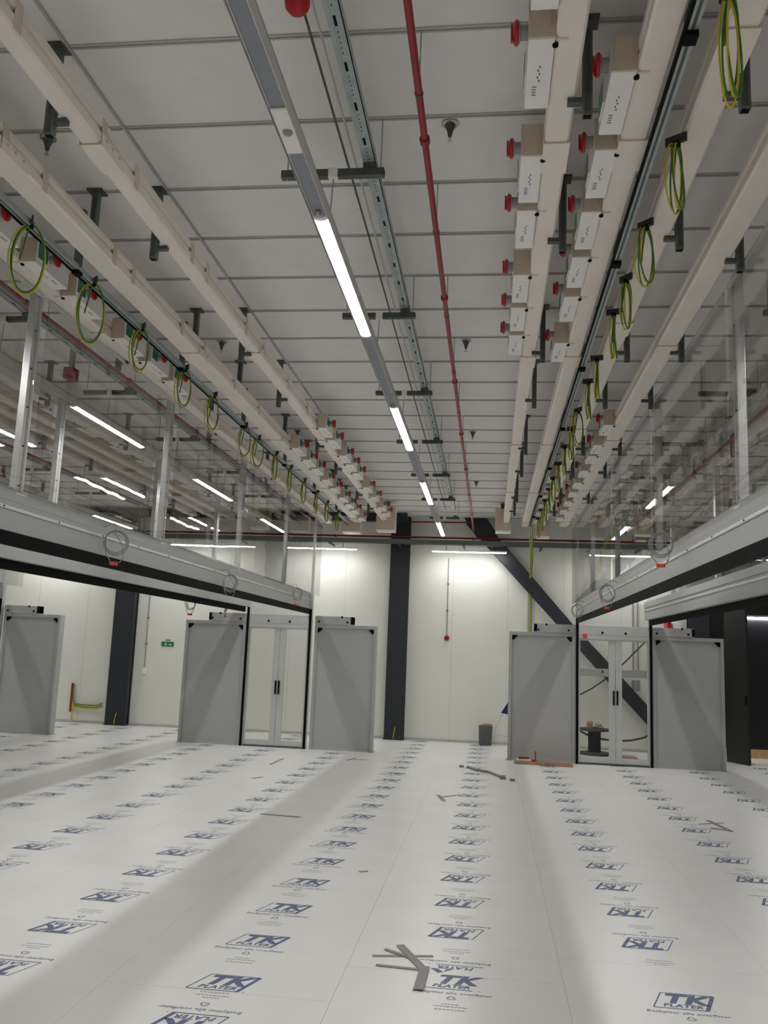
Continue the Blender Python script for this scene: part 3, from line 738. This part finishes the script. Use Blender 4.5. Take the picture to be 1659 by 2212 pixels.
for dz, m in ((0, 'green'), (.025, 'yellow'), (-.03, 'yellow'), (.05, 'green')):
    MB().tube([(.01, -.03, .74+dz), (.03, -.04, .5+dz), (.07, -.04, .36+dz*.6), (.3, -.05, .33+dz), (.55, -.06, .33+dz), (.72, -.1, .38+dz)], .010, m, 6).build('wire', t, smooth=True)
MB().tube([(.02, -.03, .4), (.03, -.03, .05)], .014, 'yellow', 8).build('down_wire', t, smooth=True)

# ------------------------------------------------------------------ things at the far end of the floor
t = thing('waste_bin', (-.04, 17.66, 0.006), 'small grey bin with tan cardboard on top, against the far wall', 'bin')
MB().lathe([(.115, 0), (.125, .02), (.135, .30), (.14, .36), (.13, .365)], (0, 0, 0), 'bin', 'z', 24).build('bin_body', t, smooth=True)
MB().box(-.13, .13, -.1, .09, .368, .385, 'card').box(-.05, .12, -.09, .05, .385, .41, 'card').build('cardboard_top', t)
t = thing('blue_board', (.40, 17.2, 0.006), 'navy blue board with white edge leaning behind the cardboard panel', 'board', rotz=.2)
bd = MB().prism([(-.16, .66), (.06, 1.0), (.42, .82), (.30, .58)], 'y', 0, .012, 'blue').build('board', t)
MB().tube([(-.17, .0, .655), (.06, .0, 1.005), (.43, 0, .825), (.31, 0, .575), (-.17, 0, .655)], .009, 'signwhite', 6).build('white_edge', bd)
MB().tube([(-.10, .02, .68), (-.26, .1, .3), (-.2, .15, .24), (.1, .1, .20)], .004, 'cablegrey', 6).build('cord', t)
MB().box(.2, .23, .005, .035, 0, .8, 'wood').build('prop_stick', t)
t = thing('cable_spool', (1.99, 17.0, 0.006), 'black cable spool standing behind the right glass door', 'spool')
MB().lathe([(.27, 0), (.275, .01), (.275, .035), (.27, .045)], (0, 0, 0), 'cabledark', 'z', 32).build('lower_flange', t, smooth=True)
MB().lathe([(.12, .045), (.115, .24), (.12, .43)], (0, 0, 0), 'black', 'z', 28).build('core', t, smooth=True)
MB().lathe([(.27, .43), (.275, .44), (.275, .465), (.27, .475)], (0, 0, 0), 'cabledark', 'z', 32).build('upper_flange', t, smooth=True)
t = thing('jar', (1.90, 16.95, .481), 'small jar with orange lid standing on the black spool', 'jar')
MB().lathe([(.05, 0), (.055, .02), (.055, .06), (.045, .075)], (0, 0, 0), 'cablegrey', 'z', 18).build('jar_body', t, smooth=True)
MB().lathe([(.06, .076), (.06, .12), (.05, .13)], (0, 0, 0), 'amber', 'z', 18).build('orange_lid', t, smooth=True)
t = thing('plastic_bag', (2.06, 16.98, .481), 'crumpled grey plastic on top of the black spool', 'bag')
rg = random.Random(4); v = []; f = []
for i in range(6):
    for k in range(10):
        r = (.09, .1, .085, .07, .04, .01)[i]*rg.uniform(.75, 1.2); v.append((r*math.cos(k*.628), r*.8*math.sin(k*.628), (0, .02, .045, .07, .09, .095)[i]+rg.uniform(-.006, .006)*(i > 0)))
for i in range(5):
    for k in range(10): f.append((i*10+k, i*10+(k+1) % 10, (i+1)*10+(k+1) % 10, (i+1)*10+k))
mb = MB(); mb.add(v, f+[tuple(range(50, 60)), tuple(range(9, -1, -1))], 'cablegrey'); mb.build('crumpled_film', t)
tag(MB().tube([(1.2, 17.93, .62), (1.62, 17.40, .44), (1.75, 17.22, .40), (1.9, 17.15, .33), (2.1, 17.15, .28), (2.4, 17.2, .25), (2.7, 17.25, .27), (2.95, 17.3, .33), (3.2, 17.5, .45), (3.5, 17.92, .7)], .02, 'cabledark', 8).build('drooping_cable', smooth=True),
    'dark cable sagging behind the black spool', 'cable')
tag(MB().tube([(1.40, 17.93, .86), (1.60, 17.45, .98), (1.75, 17.45, 1.06), (2.0, 17.45, 1.2), (2.22, 17.45, 1.36), (2.5, 17.45, 1.6), (2.75, 17.45, 1.86), (3.0, 17.45, 2.12), (3.2, 17.93, 2.4)], .014, 'cabledark', 8).build('slanting_cable', smooth=True),
    'thin dark cable slanting up behind the right glass door', 'cable')
tag(MB().box(2.32, 2.72, 16.6, 17.0, .006, .02, 'card').build('cardboard_sheet'), 'tan cardboard on the floor right of the black spool', 'cardboard')
for i, x in enumerate((2.86, 2.95)):
    tag(MB().box(x-.012, x+.012, YW-.03, YW, 1.45, 3.5, 'cablegrey').box(x-.03, x+.03, YW-.04, YW, 1.2, 1.38, 'cablegrey').build('wall_conduit'),
        '%s of two pale conduits on the wall behind the right glass door' % ('left' if i == 0 else 'right'), 'conduit', 'conduits behind the right door')
t = thing('cardboard', (.9, 15.05, 0.006), 'brown cardboard lying before the end panel left of the right door', 'cardboard')
MB().prism([(-.43, -.13), (.50, -.20), (.52, .26), (-.38, .28)], 'z', 0, .008, 'card').build('flat_sheet', t)
MB().prism([(-.45, -.16), (.49, -.22), (.50, -.19), (-.44, -.13)], 'z', 0, .05, 'card').build('folded_edge', t)
t = thing('scrap_bundle', (.62, 15.05, .015), 'small heap of red and white scraps on the brown cardboard', 'scraps')
MB().box(-.13, .10, -.06, .06, 0, .06, 'signwhite').build('white_packet', t, bev=.01)
MB().box(-.1, .08, -.05, .05, .061, .09, 'redpipe').build('red_packet', t, bev=.01)
MB().box(.12, .2, -.04, .05, 0, .05, 'copper').box(.17, .19, 0, .02, .05, .19, 'copper').build('copper_offcut', t)

# dark door leaf and lamp on the black partition
t = thing('black_door_leaf', (4.37, 17.0, 0.006), 'tall black door leaf standing ajar at the right edge', 'door')
a = Vector((.24, -.52)); n = Vector((-a.y, a.x)).normalized()*.05
MB().prism([(0, 0), (a.x, a.y), (a.x+n.x, a.y+n.y), (n.x, n.y)], 'z', 0, 2.75, 'darkwall').build('leaf', t)
MB().box(.20, .23, -.56, -.50, 1.05, 1.2, 'black').build('handle', t)
t = thing('wall_lamp', (4.85, YW-.19, 2.66), 'lit linear lamp low on the black partition at the right edge', 'lamp')
MB().box(0, 1.4, -.03, .03, 0, .03, 'lamp').build('diffuser', t)
MB().box(-.01, 1.41, -.036, .036, .03, .06, 'white').box(.2, .24, .03, .07, .03, .06, 'white').box(1.1, 1.14, .03, .07, .03, .06, 'white').build('housing', t)
t = thing('red_equipment', (3.5, 17.7, 2.3), 'small red box on the wall above the rightmost grey end panel', 'alarm')
MB().box(-.04, .04, -.1, .24, 0, .24, 'red').build('red_case', t, bev=.004)
MB().box(.07, .22, -.08, .24, .02, .22, 'white').build('white_case', t, bev=.004)

# ------------------------------------------------------------------ grey cable coils with orange plugs on the headers
def coil_proto(orange, ys):
    def f():
        t = thing('cable_coil', (0, 0, 0)); rg = random.Random(9)
        for q in range(3):
            R = .085*(1+.1*q); pts = [(.012*q+.006*math.sin(3*u), R*math.cos(u), R*math.sin(u)*1.05-.005*q) for u in [2*math.pi*k/24 for k in range(24)]]
            MB().tube(pts, .0045, 'cablegrey', 6, close=True).build('coil_turn', t, smooth=True)
        MB().tube([(-.066, ys*.09, .13), (-.04, ys*.05, .15), (0, -.02, .16), (.005, -.01, .08), (.012, .05, -.02), (.02, .07, -.12), (.02, .04, -.17)], .004, 'cablegrey', 6).tube([(.01, -.08, 0), (.02, -.08, -.1), (.02, -.03, -.17)], .004, 'cablegrey', 6).build('cable_tail', t, smooth=True)
        if orange: MB().box(.0, .03, -.04, .03, -.195, -.165, 'orange').build('orange_plug', t, bev=.006)['label'] = 'orange plug'
        return t
    return f
coO, coP = Maker(coil_proto(True, -1)), Maker(coil_proto(False, -1))
coO2, coP2 = Maker(coil_proto(True, 1)), Maker(coil_proto(False, 1))
GC = 'grey cable coils hanging on the headers'
for mk, x, y, z, rz, l in ((coO, -3.12, 6.85, 2.57, -.95, 'grey cable coil with orange plug on the left header, nearest the camera'),
                           (coP, -3.12, 10.1, 2.50, -.7, 'grey cable coil without plug on the left header, middle of its length'),
                           (coO, -3.12, 13.8, 2.62, -.6, 'grey cable coil with orange plug at the far end of the left header'),
                           (coO, -4.50, 12.7, 2.37, 2.6, 'grey cable coil dangling low behind the left aisle, left one'),
                           (coO, -4.50, 14.5, 2.42, 3.3, 'grey cable coil above the top box left of the left door'),
                           (coO2, 1.40, 7.3, 2.72, math.pi+1.0, 'grey cable coil with orange plug on the right header, nearest the camera'),
                           (coO2, 1.40, 10.6, 2.55, math.pi+1.0, 'grey cable coil with orange plug on the right header, middle of its length'),
                           (coP2, 1.41, 14.3, 2.53, math.pi+1.0, 'grey cable coil without plug at the far end of the right header')):
    mk((x, y, z), l, 'cable', GC, rz)
tag(MB().box(1.60, 1.67, YD-.075, YD-.034, 2.12, 2.19, 'orange').build('orange_plug', bev=.005), 'orange plug stuck on the header of the right glass door', 'plug')

# ------------------------------------------------------------------ tape and scraps on the floor
def strip(mb, p, q, w, z):
    p, q = Vector(p), Vector(q); d = (q-p).normalized(); n = Vector((-d.y, d.x))*w/2
    mb.prism([tuple(p-n), tuple(q-n), tuple(q+n), tuple(p+n)], 'z', z, z+.0014, 'duct')
t = thing('tape_cross', (0, 0, .0042), 'tangle of crossed grey tape strips on the near middle floor sheet', 'tape')
for i, (p, q, w) in enumerate((((-.64, 5.335), (-.29, 5.415), .03), ((-.60, 5.19), (-.33, 5.175), .03), ((-.58, 5.46), (-.42, 5.35), .03), ((-.50, 5.55), (-.33, 5.18), .05), ((-.325, 5.22), (-.335, 4.87), .055))):
    mb = MB(); strip(mb, p, q, w, i*.0016); mb.build('tape_strip', t)
def scraps(name, segs, label):
    mb = MB()
    for i, (p, q, w) in enumerate(segs): strip(mb, p, q, w, .0042+i*.0016)
    tag(mb.build(name), label, 'tape')
scraps('tape_scrap', [((-2.37, 9.32), (-1.93, 9.28), .05)], 'single grey tape strip across the shaded floor on the left')
scraps('tape_scrap', [((-3.24, 13.14), (-3.22, 13.92), .035)], 'grey tape strip before the left glass door')
scraps('tape_scrap', [((-2.22, 14.13), (-2.14, 14.49), .04), ((-2.14, 14.3), (-1.95, 14.3), .03)], 'small grey tape piece before the panel right of the left door')
scraps('tape_scrap', [((-3.12, 11.70), (-3.02, 11.87), .04)], 'tiny grey scrap on the floor left of the tape before the left door')
scraps('tape_scrap', [((-.60, 11.25), (-.50, 10.8), .05), ((-.55, 11.1), (-.33, 11.36), .03)], 'grey tape cross on the far middle floor')
scraps('tape_scrap', [((-1.0, 7.226), (-.933, 7.261), .03)], 'tiny grey scrap on the floor left of centre')
scraps('tape_scrap', [((2.34, 10.33), (2.65, 10.50), .03), ((2.50, 10.6), (2.60, 10.0), .05), ((2.42, 10.12), (2.6, 10.05), .03)], 'triangle of grey tape on the floor at the right')
mb = MB()
mb.tube([(-.30, 14.05, .02), (-.16, 13.74, .02), (-.05, 13.65, .02), (.03, 13.59, .02), (.12, 13.35, .02), (.2, 13.15, .02), (.26, 13.08, .02)], .018, 'duct', 6)
mb.box(-.43, -.36, 14.05, 14.14, .0042, .03, 'duct').box(.19, .27, 12.98, 13.12, .0042, .045, 'duct').box(.33, .40, 12.86, 12.94, .0042, .03, 'duct')
tag(mb.build('scrap_trail'), 'trail of torn grey scraps on the far floor left of the cardboard', 'scraps')
